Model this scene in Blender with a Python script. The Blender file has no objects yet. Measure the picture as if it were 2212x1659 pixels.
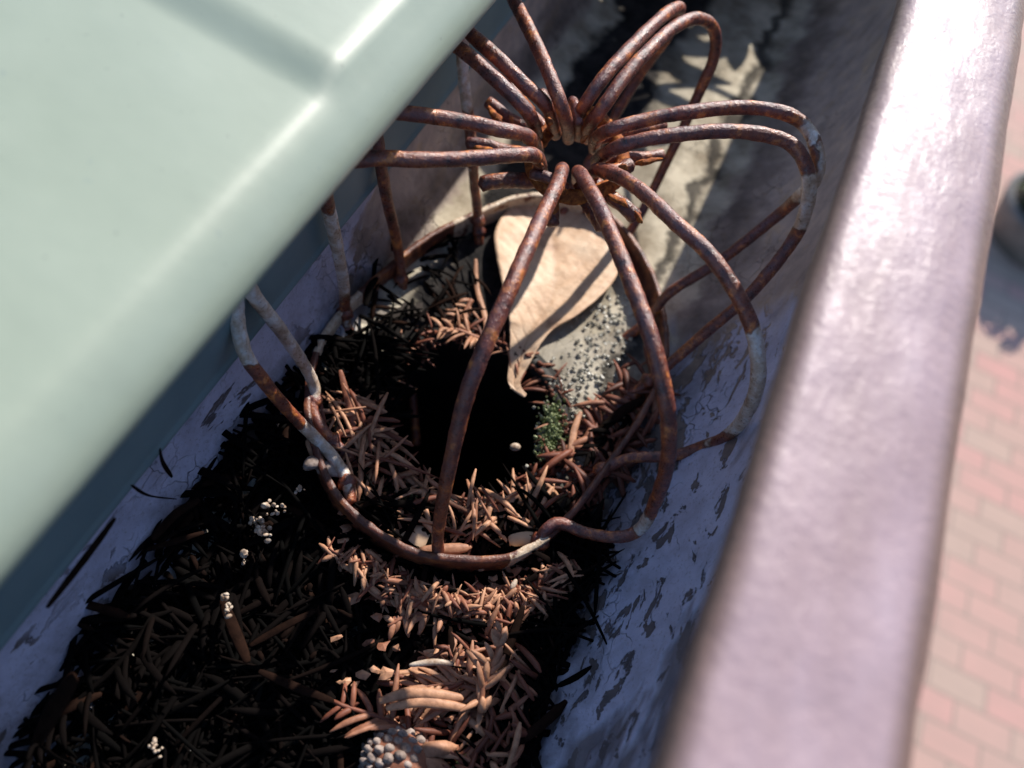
import bpy, bmesh, math, random
from mathutils import Vector, Matrix, noise

sc = bpy.context.scene
col = sc.collection
MM = 0.001

# ------------------------------------------------------------------ camera
F_PX, CX, CY = 1660.0, 1106.0, 829.5          # in a 2212 x 1659 frame
def _n(v): return v.normalized()
Gc = _n(Vector((1354.0, 2469.0, -F_PX)))
_d = Vector((180.0, 495.0)) / 527.0
_k = -Gc[2] / (Gc[0]*_d[0] + Gc[1]*_d[1])
Uc = _n(Vector((_d[0]*_k, _d[1]*_k, 1.0)))
Xc = Gc.cross(Uc)
R3 = Matrix((Xc, Gc, Uc))                      # camera axes -> gutter axes
CAM = R3 @ Vector((0, 0, 165.0))
cd = bpy.data.cameras.new("camera")
cam = bpy.data.objects.new("camera", cd)
col.objects.link(cam)
cam.matrix_world = Matrix.Translation(CAM*MM) @ R3.to_4x4()
cd.lens = F_PX/2212*36.0
cd.sensor_width = 36.0
cd.clip_start = 0.004
cd.clip_end = 200
cd.dof.use_dof = True
cd.dof.focus_distance = 0.134
cd.dof.aperture_fstop = 13.5
sc.camera = cam

def P(px, py, z):
    """point of the place (mm) seen at a spot of the photograph, z mm above the gutter floor"""
    r = R3 @ Vector(((px-CX)/F_PX, -(py-CY)/F_PX, -1))
    return CAM + r*((z-CAM[2])/r[2])

# ------------------------------------------------------------------ light
SUN = Vector((0.126, 1.28, 1.0)).normalized()
SUN = Vector((0.126, 1.45, 1.0)).normalized()
elev = math.asin(SUN[2]); azim = math.atan2(SUN[0], SUN[1])
w = bpy.data.worlds.new("World"); sc.world = w; w.use_nodes = True
nt = w.node_tree
sky = nt.nodes.new("ShaderNodeTexSky"); sky.sky_type = 'NISHITA'; sky.sun_disc = False
sky.sun_elevation = elev; sky.sun_rotation = azim
sky.air_density = 1.0; sky.dust_density = 0.6; sky.ozone_density = 3.5
nt.links.new(sky.outputs[0], nt.nodes['Background'].inputs[0])
nt.nodes['Background'].inputs[1].default_value = 0.145
sd = bpy.data.lights.new("sun", 'SUN'); sd.energy = 4.6; sd.angle = math.radians(0.53)
sd.color = (1.0, 0.93, 0.85)
so = bpy.data.objects.new("sun", sd); col.objects.link(so)
so.rotation_euler = SUN.to_track_quat('Z', 'Y').to_euler()
sc.view_settings.view_transform = 'Standard'
sc.view_settings.look = 'None'
sc.view_settings.exposure = 0.44
sc.view_settings.gamma = 1.0

# ------------------------------------------------------------------ helpers
rng = random.Random(7)
def fbm(v, s, o=3):
    return noise.fractal(Vector(v)*s, 1.0, 2.0, o)

def obj(name, verts, faces, mats, parent=None, smooth=True, attr=None, midx=None, uvs=None):
    me = bpy.data.meshes.new(name)
    me.from_pydata([tuple(Vector(v)*MM) for v in verts], [], faces)
    if not isinstance(mats, (list, tuple)): mats = [mats]
    for m in mats: me.materials.append(m)
    if smooth:
        me.polygons.foreach_set('use_smooth', [True]*len(me.polygons))
    if midx: me.polygons.foreach_set('material_index', midx)
    if attr:
        for k, vals in attr.items():
            a = me.attributes.new(k, 'FLOAT', 'POINT')
            a.data.foreach_set('value', vals)
    me.update()
    o = bpy.data.objects.new(name, me)
    col.objects.link(o)
    if parent is not None: o.parent = parent
    return o

def root(name, label, cat, group=None, loc=(0, 0, 0)):
    o = bpy.data.objects.new(name, None)
    col.objects.link(o)
    o.location = Vector(loc)*MM
    o.empty_display_size = 0.005
    return tag(o, label, cat, group)
def tag(o, label, cat, group=None):
    o['label'] = label; o['category'] = cat
    if group: o['group'] = group
    return o
def keep(o, parent):
    """parent without moving (parent may sit away from the origin)"""
    o.parent = parent
    o.matrix_parent_inverse = Matrix.Translation(-parent.location)
    return o

def spline(pts, step=0.8):
    """Catmull-Rom through tuples of any length; returns list of lists"""
    pts = [list(p) for p in pts]
    n = len(pts); out = []
    for i in range(n-1):
        p0 = pts[max(i-1, 0)]; p1 = pts[i]; p2 = pts[i+1]; p3 = pts[min(i+2, n-1)]
        L = math.dist(p1[:3], p2[:3])
        m = max(2, int(L/step))
        for j in range(m):
            t = j/m
            out.append([0.5*((2*b)+(-a+c)*t+(2*a-5*b+4*c-d)*t*t+(-a+3*b-3*c+d)*t**3) for a, b, c, d in zip(p0, p1, p2, p3)])
    out.append(pts[-1])
    return out

class Geo:
    def __init__(s): s.v = []; s.f = []; s.a = []; s.mi = []
    def tube(s, path, rad, seg=14, rough=0.0, flat=1.0, up=None, attr=0.0, caps=True, mat=0, seed=0.0, fine=0.0):
        """path list of Vectors; rad float or list; flat squashes along frame 'n'"""
        n = len(path)
        if not isinstance(rad, (list, tuple)): rad = [rad]*n
        if not isinstance(attr, (list, tuple)): attr = [attr]*n
        tang = []
        for i in range(n):
            t = (path[min(i+1, n-1)]-path[max(i-1, 0)])
            tang.append(t.normalized() if t.length > 1e-9 else Vector((0, 0, 1)))
        ref = Vector(up) if up is not None else (Vector((0, 0, 1)) if abs(tang[0][2]) < .9 else Vector((1, 0, 0)))
        nrm = (ref - tang[0]*ref.dot(tang[0])).normalized()
        base = len(s.v)
        for i in range(n):
            t = tang[i]
            nrm = (nrm - t*nrm.dot(t))
            nrm = nrm.normalized() if nrm.length > 1e-6 else t.orthogonal().normalized()
            b = t.cross(nrm)
            for k in range(seg):
                a = 2*math.pi*k/seg
                r = rad[i]
                d = nrm*math.cos(a)*flat + b*math.sin(a)
                if rough:
                    q = path[i]+d*r+Vector((seed, seed*1.7, 0))
                    r *= 1 + rough*fbm(q, 0.55, 2) + fine*noise.noise(q*2.4)
                s.v.append(path[i]+d*r); s.a.append(attr[i])
        for i in range(n-1):
            for k in range(seg):
                k2 = (k+1) % seg
                s.f.append((base+i*seg+k, base+i*seg+k2, base+(i+1)*seg+k2, base+(i+1)*seg+k)); s.mi.append(mat)
        if caps:
            for e, i in ((0, 0), (1, n-1)):
                c = len(s.v); s.v.append(path[i] + tang[i]*(rad[i]*0.45)*(1 if e else -1)); s.a.append(attr[i])
                for k in range(seg):
                    k2 = (k+1) % seg
                    s.f.append((base+i*seg+k2, base+i*seg+k, c) if not e else (base+i*seg+k, base+i*seg+k2, c)); s.mi.append(mat)
    def blob(s, c, r, sq=(1, 1, 1), rough=.3, seg=8, attr=0.0, sc_=0.6, mat=0, rot=None):
        base = len(s.v); rings = max(4, seg//2+1)
        M = rot if rot is not None else Matrix.Identity(3)
        for i in range(rings+1):
            th = math.pi*i/rings
            for k in range(seg):
                a = 2*math.pi*k/seg
                d = Vector((math.sin(th)*math.cos(a)*sq[0], math.sin(th)*math.sin(a)*sq[1], math.cos(th)*sq[2]))
                q = c + M @ d*r
                s.v.append(c + M @ d*r*(1+rough*fbm(q, sc_, 2))); s.a.append(attr)
        for i in range(rings):
            for k in range(seg):
                k2 = (k+1) % seg
                s.f.append((base+i*seg+k, base+(i+1)*seg+k, base+(i+1)*seg+k2, base+i*seg+k2)); s.mi.append(mat)
    def build(s, name, mats, parent=None, smooth=True):
        return obj(name, s.v, s.f, mats, parent, smooth, attr={'tone': s.a}, midx=s.mi)

# ------------------------------------------------------------------ materials
class Mat:
    def __init__(s, name):
        s.m = bpy.data.materials.new(name); s.m.use_nodes = True
        s.t = s.m.node_tree; s.b = s.t.nodes['Principled BSDF']
        s.co = s.t.nodes.new('ShaderNodeTexCoord')
    def L(s, a, b): s.t.links.new(a, b)
    def map(s, scale=(1, 1, 1), src=None):
        m = s.t.nodes.new('ShaderNodeMapping'); m.inputs['Scale'].default_value = scale
        s.L(src or s.co.outputs['Object'], m.inputs[0]); return m.outputs[0]
    def noise(s, scale, detail=4, rough=.6, vec=None, dist=0.0, ntype='FBM'):
        n = s.t.nodes.new('ShaderNodeTexNoise'); n.inputs['Scale'].default_value = scale
        n.inputs['Detail'].default_value = detail; n.inputs['Roughness'].default_value = rough
        n.inputs['Distortion'].default_value = dist
        s.L(vec or s.co.outputs['Object'], n.inputs['Vector']); return n.outputs['Fac']
    def voro(s, scale, vec=None, feat='F1', rnd=1.0):
        n = s.t.nodes.new('ShaderNodeTexVoronoi'); n.inputs['Scale'].default_value = scale; n.feature = feat
        n.inputs['Randomness'].default_value = rnd
        s.L(vec or s.co.outputs['Object'], n.inputs['Vector']); return n
    def ramp(s, fac, stops, interp='LINEAR'):
        r = s.t.nodes.new('ShaderNodeValToRGB'); r.color_ramp.interpolation = interp
        e = r.color_ramp.elements
        stops = sorted(stops, key=lambda q: q[0])
        cc = lambda c: (c, c, c, 1) if isinstance(c, (int, float)) else (*c, 1)
        e[0].position = stops[0][0]; e[0].color = cc(stops[0][1])
        e[1].position = stops[-1][0]; e[1].color = cc(stops[-1][1])
        for p, c in stops[1:-1]:
            q = e.new(p); q.color = cc(c)
        s.L(fac, r.inputs[0]); return r.outputs[0]
    def mix(s, fac, a, b, mode='MIX'):
        n = s.t.nodes.new('ShaderNodeMix'); n.data_type = 'RGBA'; n.blend_type = mode
        for sock, v in ((n.inputs[0], fac), (n.inputs[6], a), (n.inputs[7], b)):
            if isinstance(v, (int, float)): sock.default_value = v if sock == n.inputs[0] else (v, v, v, 1)
            elif isinstance(v, tuple): sock.default_value = (*v, 1)
            else: s.L(v, sock)
        return n.outputs[2]
    def math(s, op, a, b=0.0, clamp=False):
        n = s.t.nodes.new('ShaderNodeMath'); n.operation = op; n.use_clamp = clamp
        for i, v in enumerate((a, b)):
            if isinstance(v, (int, float)): n.inputs[i].default_value = v
            else: s.L(v, n.inputs[i])
        return n.outputs[0]
    def attr(s, name='tone'):
        n = s.t.nodes.new('ShaderNodeAttribute'); n.attribute_name = name; return n.outputs['Fac']
    def sep(s):
        n = s.t.nodes.new('ShaderNodeSeparateXYZ'); s.L(s.co.outputs['Object'], n.inputs[0]); return n.outputs
    def bump(s, h, strength=.5, dist=.0003, prev=None):
        n = s.t.nodes.new('ShaderNodeBump'); n.inputs['Strength'].default_value = strength
        n.inputs['Distance'].default_value = dist
        s.L(h, n.inputs['Height'])
        if prev: s.L(prev, n.inputs['Normal'])
        return n.outputs[0]
    def fin(s, color=None, rough=.5, normal=None, spec=.5, metal=0.0, coat=0.0, coatr=.2, sss=0.0, trans=0.0):
        def put(name, v):
            i = s.b.inputs[name]
            if isinstance(v, (int, float)): i.default_value = v
            elif isinstance(v, tuple): i.default_value = (*v, 1)
            else: s.L(v, i)
        if color is not None: put('Base Color', color)
        put('Roughness', rough); put('Specular IOR Level', spec); put('Metallic', metal)
        if coat: put('Coat Weight', coat); put('Coat Roughness', coatr)
        if normal: s.L(normal, s.b.inputs['Normal'])
        return s.m

def m_wire():
    # tone 0 = rust, 1 = old white paint
    m = Mat('rusted_painted_wire')
    n1 = m.noise(420, 5, .65); n2 = m.noise(1500, 4, .7); n3 = m.noise(150, 3, .5)
    rust = m.ramp(n1, [(.32, (.04, .011, .008)), (.44, (.15, .036, .020)), (.56, (.27, .068, .028)), (.66, (.66, .22, .05))])
    rust = m.mix(m.ramp(n3, [(.50, 0.0), (.68, .55)]), rust, (.13, .055, .065))
    paint = m.ramp(n1, [(.3, (.34, .22, .14)), (.47, (.60, .46, .34)), (.62, (.76, .71, .66))])
    paint = m.mix(m.ramp(n2, [(.64, 0.0), (.70, .8)]), paint, (.10, .05, .035))
    a = m.math('ADD', m.attr(), m.math('MULTIPLY', m.math('SUBTRACT', m.noise(120, 4, .55), .5), 1.7))
    f = m.ramp(a, [(.47, 0.0), (.52, 1.0)])
    edge = m.ramp(a, [(.40, 0.0), (.47, .6), (.50, .8), (.56, 0.0)])
    c = m.mix(f, rust, paint)
    c = m.mix(edge, c, (.20, .085, .04))
    b = m.bump(n2, .8, .00028)
    b = m.bump(m.math('ADD', n1, f), .6, .0004, b)
    glint = m.ramp(n2, [(.42, .55), (.6, .24)])
    return m.fin(c, glint, b, spec=1.0)

def m_band():
    m = Mat('rusted_flat_band')
    n1 = m.noise(260, 5, .65); n2 = m.noise(1300, 4, .7)
    rust = m.ramp(n1, [(.32, (.05, .014, .010)), (.5, (.13, .04, .022)), (.64, (.26, .085, .03)), (.75, (.5, .26, .11))])
    paint = m.ramp(n2, [(.3, (.45, .30, .18)), (.6, (.66, .54, .40))])
    a = m.math('ADD', m.attr(), m.math('MULTIPLY', m.math('SUBTRACT', m.noise(140, 4, .6), .5), 1.6))
    c = m.mix(m.ramp(a, [(.46, 0.0), (.53, 1.0)]), rust, paint)
    return m.fin(c, m.ramp(n2, [(.4, .6), (.6, .35)]), m.bump(n1, .7, .0005, m.bump(n2, .7, .0002)), spec=.6)

def m_flake():
    m = Mat('orange_rust_scale')
    n = m.noise(900, 5, .7)
    c = m.ramp(n, [(.3, (.10, .028, .012)), (.5, (.36, .10, .025)), (.66, (.66, .24, .05))])
    return m.fin(c, .75, m.bump(n, .8, .0004), spec=.3)

def m_trough():
    # peeling off-white paint over stained metal; floor grime doubles as painted-in shade
    m = Mat('peeling_gutter_paint')
    xyz = m.sep()
    st = m.map((1.0, .33, .6))
    chips = m.noise(95, 6, .68, st, .35)
    chips2 = m.noise(330, 5, .62, m.map((1.0, .45, .7)), .5)
    big = m.noise(26, 4, .55, m.map((1, .6, .8)))
    small = m.noise(1500, 4, .7); mid = m.noise(160, 5, .65)
    paint = m.ramp(mid, [(.3, (.47, .46, .56)), (.5, (.58, .58, .72)), (.7, (.67, .67, .82))])
    paint = m.mix(m.ramp(small, [(.56, 0.0), (.66, .45)]), paint, (.22, .19, .20))
    bare = m.ramp(mid, [(.3, (.34, .26, .205)), (.5, (.52, .40, .315)), (.7, (.68, .52, .37))])
    mask = m.math('MAXIMUM', m.ramp(chips, [(.585, 0.0), (.60, 1.0)]),
                  m.math('MULTIPLY', m.ramp(chips2, [(.575, 0.0), (.595, 1.0)]), m.ramp(big, [(.40, .0), (.48, 1.0)])))
    yb = m.ramp(m.math('MULTIPLY', m.math('ADD', xyz[1], .05), 6), [(.20, 0.0), (.55, .24)])
    patch = m.ramp(m.math('ADD', m.noise(17, 5, .62, m.map((1, .5, 1)), .4), yb), [(.56, 0.0), (.60, .85)])
    mask = m.math('MAXIMUM', mask, patch)
    bare = m.mix(m.math('MULTIPLY', yb, 4.1, True), m.ramp(mid, [(.3, (.10, .09, .10)), (.7, (.22, .185, .18))]), bare)
    c = m.mix(mask, paint, bare)
    # cracks
    dn = m.t.nodes.new('ShaderNodeTexNoise'); dn.inputs['Scale'].default_value = 260; m.L(m.co.outputs['Object'], dn.inputs['Vector'])
    va = m.t.nodes.new('ShaderNodeVectorMath'); va.operation = 'MULTIPLY_ADD'; m.L(dn.outputs['Color'], va.inputs[0]); va.inputs[1].default_value = (.005, .005, .005); m.L(m.co.outputs['Object'], va.inputs[2])
    cr = m.voro(250, m.map((1.0, .8, 1.0), va.outputs[0]), 'DISTANCE_TO_EDGE')
    crack = m.ramp(cr.outputs['Distance'], [(.0, .6), (.03, 0.0)])
    crack = m.math('MULTIPLY', crack, m.ramp(m.noise(60, 3, .5), [(.53, 0.0), (.64, 1.0)]))
    c = m.mix(crack, c, (.10, .09, .10))
    # floor: grime with painted-in shade, near black either side of the sunlit strip
    ch = m.math('ADD', xyz[0], m.math('MULTIPLY', m.math('SUBTRACT', m.noise(55, 4, .6), .5), .022))
    low = m.ramp(m.math('MULTIPLY', m.math('ADD', xyz[2], m.math('MULTIPLY', m.math('SUBTRACT', m.noise(80, 4, .6), .5), .012)), 50), [(.10, 1.0), (.22, 0.0)])
    muck_shade_x = m.ramp(m.math('MULTIPLY', m.math('ADD', ch, .05), 10), [(.20, 0.0), (.235, 1.0), (.43, 1.0), (.475, .25), (.59, .25), (.615, 0.0), (.66, 0.0), (.68, .9), (.70, .8), (.725, 0.0)])
    clean = m.ramp(m.noise(70, 5, .6), [(.36, (.27, .23, .16)), (.6, (.66, .60, .46))])
    c = m.mix(m.math('MULTIPLY', low, .9), c, clean)
    c = m.mix(m.math('MULTIPLY', low, muck_shade_x), c, m.ramp(mid, [(.35, (.012, .012, .013)), (.65, (.05, .045, .042))]))
    tide = m.ramp(m.math('MULTIPLY', m.math('ADD', xyz[2], m.math('MULTIPLY', m.math('SUBTRACT', m.noise(120, 5, .65), .5), .02)), 40), [(.10, .85), (.34, .45), (.52, 0.0)])
    tide = m.math('MULTIPLY', tide, m.math('SUBTRACT', 1.0, low))
    c = m.mix(tide, c, (.075, .055, .045))
    h = m.math('SUBTRACT', 1.0, m.math('ADD', mask, crack))
    b = m.bump(h, .9, .0008, m.bump(small, .45, .0003))
    return m.fin(c, m.math('ADD', .58, m.math('MULTIPLY', low, .37)), b, spec=m.math('SUBTRACT', .35, m.math('MULTIPLY', low, .27)))

def m_lip():
    m = Mat('lilac_brown_lip_paint')
    n1 = m.noise(900, 5, .7); n2 = m.noise(130, 5, .6, m.map((1, .35, 1)))
    c = m.ramp(n2, [(.3, (.34, .235, .235)), (.55, (.40, .285, .295)), (.75, (.47, .35, .37))])
    nx_ = m.sep()[0]
    edge = m.ramp(m.math('MULTIPLY', m.math('ADD', nx_, m.math('MULTIPLY', n2, .0012)), 10), [(.318, 1.0), (.335, 0.0), (.478, 0.0), (.50, 1.0)])
    c = m.mix(edge, c, (.17, .105, .085))
    vs = m.noise(420, 4, .7)
    wr = m.noise(75, 4, .55, m.map((1, .22, 1)))
    b = m.bump(wr, .4, .0018, m.bump(n2, .35, .0010, m.bump(vs, .35, .0005, m.bump(n1, .4, .0003))))
    return m.fin(c, m.ramp(n1, [(.4, .52), (.62, .30)]), b, spec=.35)

def m_roof():
    m = Mat('sage_green_roof_paint')
    n = m.noise(60, 4, .5); f = m.noise(2600, 3, .6); sp = m.noise(500, 3, .5)
    c = m.ramp(n, [(.3, (.325, .37, .265)), (.7, (.365, .41, .30))])
    c = m.mix(m.ramp(sp, [(.70, 0.0), (.76, .3)]), c, (.22, .27, .24))
    # a rubbed tan scuff on the hem
    dirt = m.noise(45, 6, .7, m.map((.35, 1.2, 1)))
    c = m.mix(m.ramp(dirt, [(.5, 0.0), (.75, .35)]), c, (.25, .27, .20))
    c = m.mix(m.ramp(m.noise(1100, 2, .5), [(.72, 0.0), (.76, .5)]), c, (.16, .17, .13))
    zz = m.sep()[2]
    worn = m.math('MULTIPLY', m.ramp(m.math('MULTIPLY', zz, 10), [(.03, 1.0), (.075, 0.0)]), m.ramp(m.noise(160, 5, .7, m.map((1, .4, 1))), [(.50, 0.0), (.58, 1.0)]))
    c = m.mix(worn, c, (.26, .17, .12))
    return m.fin(c, m.ramp(dirt, [(.3, .40), (.7, .48)]), m.bump(f, .12, .00008, m.bump(n, .12, .002)), spec=.75, coat=.4, coatr=.42)

def m_strip():
    m = Mat('slate_green_flange_paint')
    n = m.noise(90, 4, .5)
    c = m.ramp(n, [(.3, (.17, .245, .25)), (.7, (.21, .29, .29))])
    c = m.mix(m.ramp(m.noise(420, 4, .6), [(.68, 0.0), (.72, .5)]), c, (.35, .4, .42))
    return m.fin(c, .5, m.bump(n, .1, .001), spec=.3)

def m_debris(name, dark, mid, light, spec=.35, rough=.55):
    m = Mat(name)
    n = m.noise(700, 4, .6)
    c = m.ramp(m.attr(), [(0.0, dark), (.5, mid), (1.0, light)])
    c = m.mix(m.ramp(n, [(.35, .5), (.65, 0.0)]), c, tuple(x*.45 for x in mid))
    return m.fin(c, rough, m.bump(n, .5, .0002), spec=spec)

def m_leaf():
    m = Mat('dry_tan_leaf')
    n = m.noise(120, 5, .6); s_ = m.noise(900, 3, .6)
    c = m.ramp(n, [(.33, (.42, .25, .15)), (.46, (.70, .47, .30)), (.65, (.80, .60, .42))])
    c = m.mix(m.math('MULTIPLY', m.attr(), .45), c, (.34, .20, .11))
    c = m.mix(m.ramp(s_, [(.66, 0.0), (.72, .5)]), c, (.22, .12, .07))
    return m.fin(c, .55, m.bump(n, .4, .001, m.bump(s_, .3, .0002)), spec=.35)

def m_plain(name, c1, c2, scale, rough=.6, spec=.3, bump=.4, dist=.0005):
    m = Mat(name); n = m.noise(scale, 5, .6)
    return m.fin(m.ramp(n, [(.35, c1), (.65, c2)]), rough, m.bump(n, bump, dist), spec=spec)

def m_brick():
    m = Mat('pink_and_buff_pavers')
    v = m.map((1, 1, 1))
    b = m.t.nodes.new('ShaderNodeTexBrick')
    b.inputs['Scale'].default_value = 1.0
    b.inputs['Brick Width'].default_value = .17; b.inputs['Row Height'].default_value = .085
    b.inputs['Mortar Size'].default_value = .006; b.inputs['Mortar Smooth'].default_value = .4
    b.inputs['Color1'].default_value = (.60, .31, .26, 1); b.inputs['Color2'].default_value = (.50, .35, .27, 1)
    b.inputs['Mortar'].default_value = (.34, .24, .19, 1)
    m.L(v, b.inputs['Vector'])
    n = m.noise(9, 6, .6); n2 = m.noise(1.2, 3, .5)
    c = m.mix(m.ramp(n, [(.3, .35), (.7, 0.0)]), b.outputs['Color'], (.36, .27, .21))
    c = m.mix(m.ramp(n2, [(.4, 0.0), (.7, .4)]), c, (.46, .35, .28))
    return m.fin(c, .8, m.bump(b.outputs['Fac'], -.6, .006, m.bump(n, .5, .004)), spec=.3)

WIRE = m_wire(); BAND = m_band(); FLAKE = m_flake(); TROUGH = m_trough(); LIP = m_lip()
ROOF = m_roof(); STRIP = m_strip(); LEAF = m_leaf()
NEEDLE = m_debris('dry_brown_needles', (.045, .015, .010), (.26, .085, .048), (.62, .33, .19))
SHADE_NEEDLE = m_debris('shade_dark_needles', (.0015, .0015, .0015), (.0045, .0028, .0025), (.024, .011, .007), .06, .85)  # needle litter with its shade put into a near-black colour
POLLEN = m_plain('cream_pollen_scales', (.30, .19, .12), (.66, .56, .45), 700)
BARK = m_plain('grey_bark_chip', (.19, .14, .115), (.46, .37, .32), 600, .7)
MOSS = m_plain('green_moss', (.10, .14, .035), (.42, .47, .26), 700, .55, .5, .6, .0008)
GRIT = m_plain('wet_grey_grit', (.20, .19, .15), (.62, .60, .50), 500, .35, .8, .6, .0005)
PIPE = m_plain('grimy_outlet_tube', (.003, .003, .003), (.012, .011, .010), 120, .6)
GREEN = m_plain('fresh_green_blade', (.10, .14, .04), (.22, .26, .09), 400, .45)
POT = m_plain('pale_grey_concrete', (.11, .105, .10), (.20, .19, .18), 12, .85, .2, .5, .004)
SOIL = m_plain('dark_soil', (.02, .017, .015), (.05, .04, .035), 30, .9)
SHRUB = m_plain('dark_green_leaves', (.02, .035, .012), (.09, .11, .03), 10, .6)
BRICK = m_brick()

# ------------------------------------------------------------------ ground
def grid_sheet(name, x0, x1, y0, y1, z, mat):
    v = [(x0, y0, z), (x1, y0, z), (x1, y1, z), (x0, y1, z)]
    return obj(name, v, [(0, 1, 2, 3)], mat, smooth=False)
g = grid_sheet('brick_paving', -60000, 60000, -60000, 60000, -1900, BRICK)
g['kind'] = 'structure'

# ------------------------------------------------------------------ roof
def make_roof():
    r = root('metal_roof', 'sage green painted metal roof edge hanging over the gutter', 'roof', loc=(-29, 0, 62))
    prof = [(-31.0, 62.2), (-29.6, 62.3), (-28.5, 62.9), (-28.05, 64.0), (-28.1, 65.2), (-28.7, 66.5), (-29.8, 67.9), (-31.2, 69.3), (-32.5, 70.3), (-33.3, 70.75), (-34.1, 71.0), (-35.2, 71.15)]
    x, z = prof[-1]
    for i in range(40):
        d = 1.5*1.07**i
        x -= d; z += d*math.tan(math.radians(6))
        prof.append((x, z))
    ys = []
    y = -420.0
    while y < 700:
        ys.append(y)
        y += .5 if -30 < y < -4 else (2.5 if -140 < y < 90 else 20)
    STEP_Y = -14.5
    v = []; f = []
    for y in ys:
        for i, (x, z) in enumerate(prof):
            k = max(0.0, min(1.0, (i-7)/4.0)); k = k*k*(3-2*k)
            yy = y - (x+31)*-.00
            t = (y-STEP_Y)/3.8
            s = 0 if t < -1 else (1 if t > 1 else .5+.5*math.sin(t*math.pi/2))
            dz = 1.45*s*k
            w = .16*fbm((x, y, 0), .02, 2)*k
            wx = .12*noise.noise(Vector((y*.03, 3, 1)))
            v.append((x+wx, y, z+dz+w))
    n = len(prof)
    for j in range(len(ys)-1):
        for i in range(n-1):
            f.append((j*n+i, j*n+i+1, (j+1)*n+i+1, (j+1)*n+i))
    p = obj('roof_panel', v, f, ROOF); keep(p, r)
    sm = p.modifiers.new('thickness', 'SOLIDIFY'); sm.thickness = .0006; sm.offset = -1
    # flange of flat slate coloured metal behind the hem, going down into the gutter
    prof = [(-33, 60.2), (-39.3, 60.6), (-40.4, 59.8), (-40.6, 58), (-40.6, 28.2), (-40.4, 27.2), (-39.9, 26.8)]
    v = []; f = []
    ys = [-420+8*i for i in range(140)]
    for y in ys:
        for x, z in prof:
            v.append((x+.25*noise.noise(Vector((y*.02, z*.03, 0))), y, z))
    n = len(prof)
    for j in range(len(ys)-1):
        for i in range(n-1):
            f.append((j*n+i, j*n+i+1, (j+1)*n+i+1, (j+1)*n+i))
    p = obj('drip_flange', v, f, STRIP); keep(p, r)
    p['label'] = 'slate green shaded flange'
    sm = p.modifiers.new('thickness', 'SOLIDIFY'); sm.thickness = .0006; sm.offset = -1
    return r
make_roof()

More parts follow.
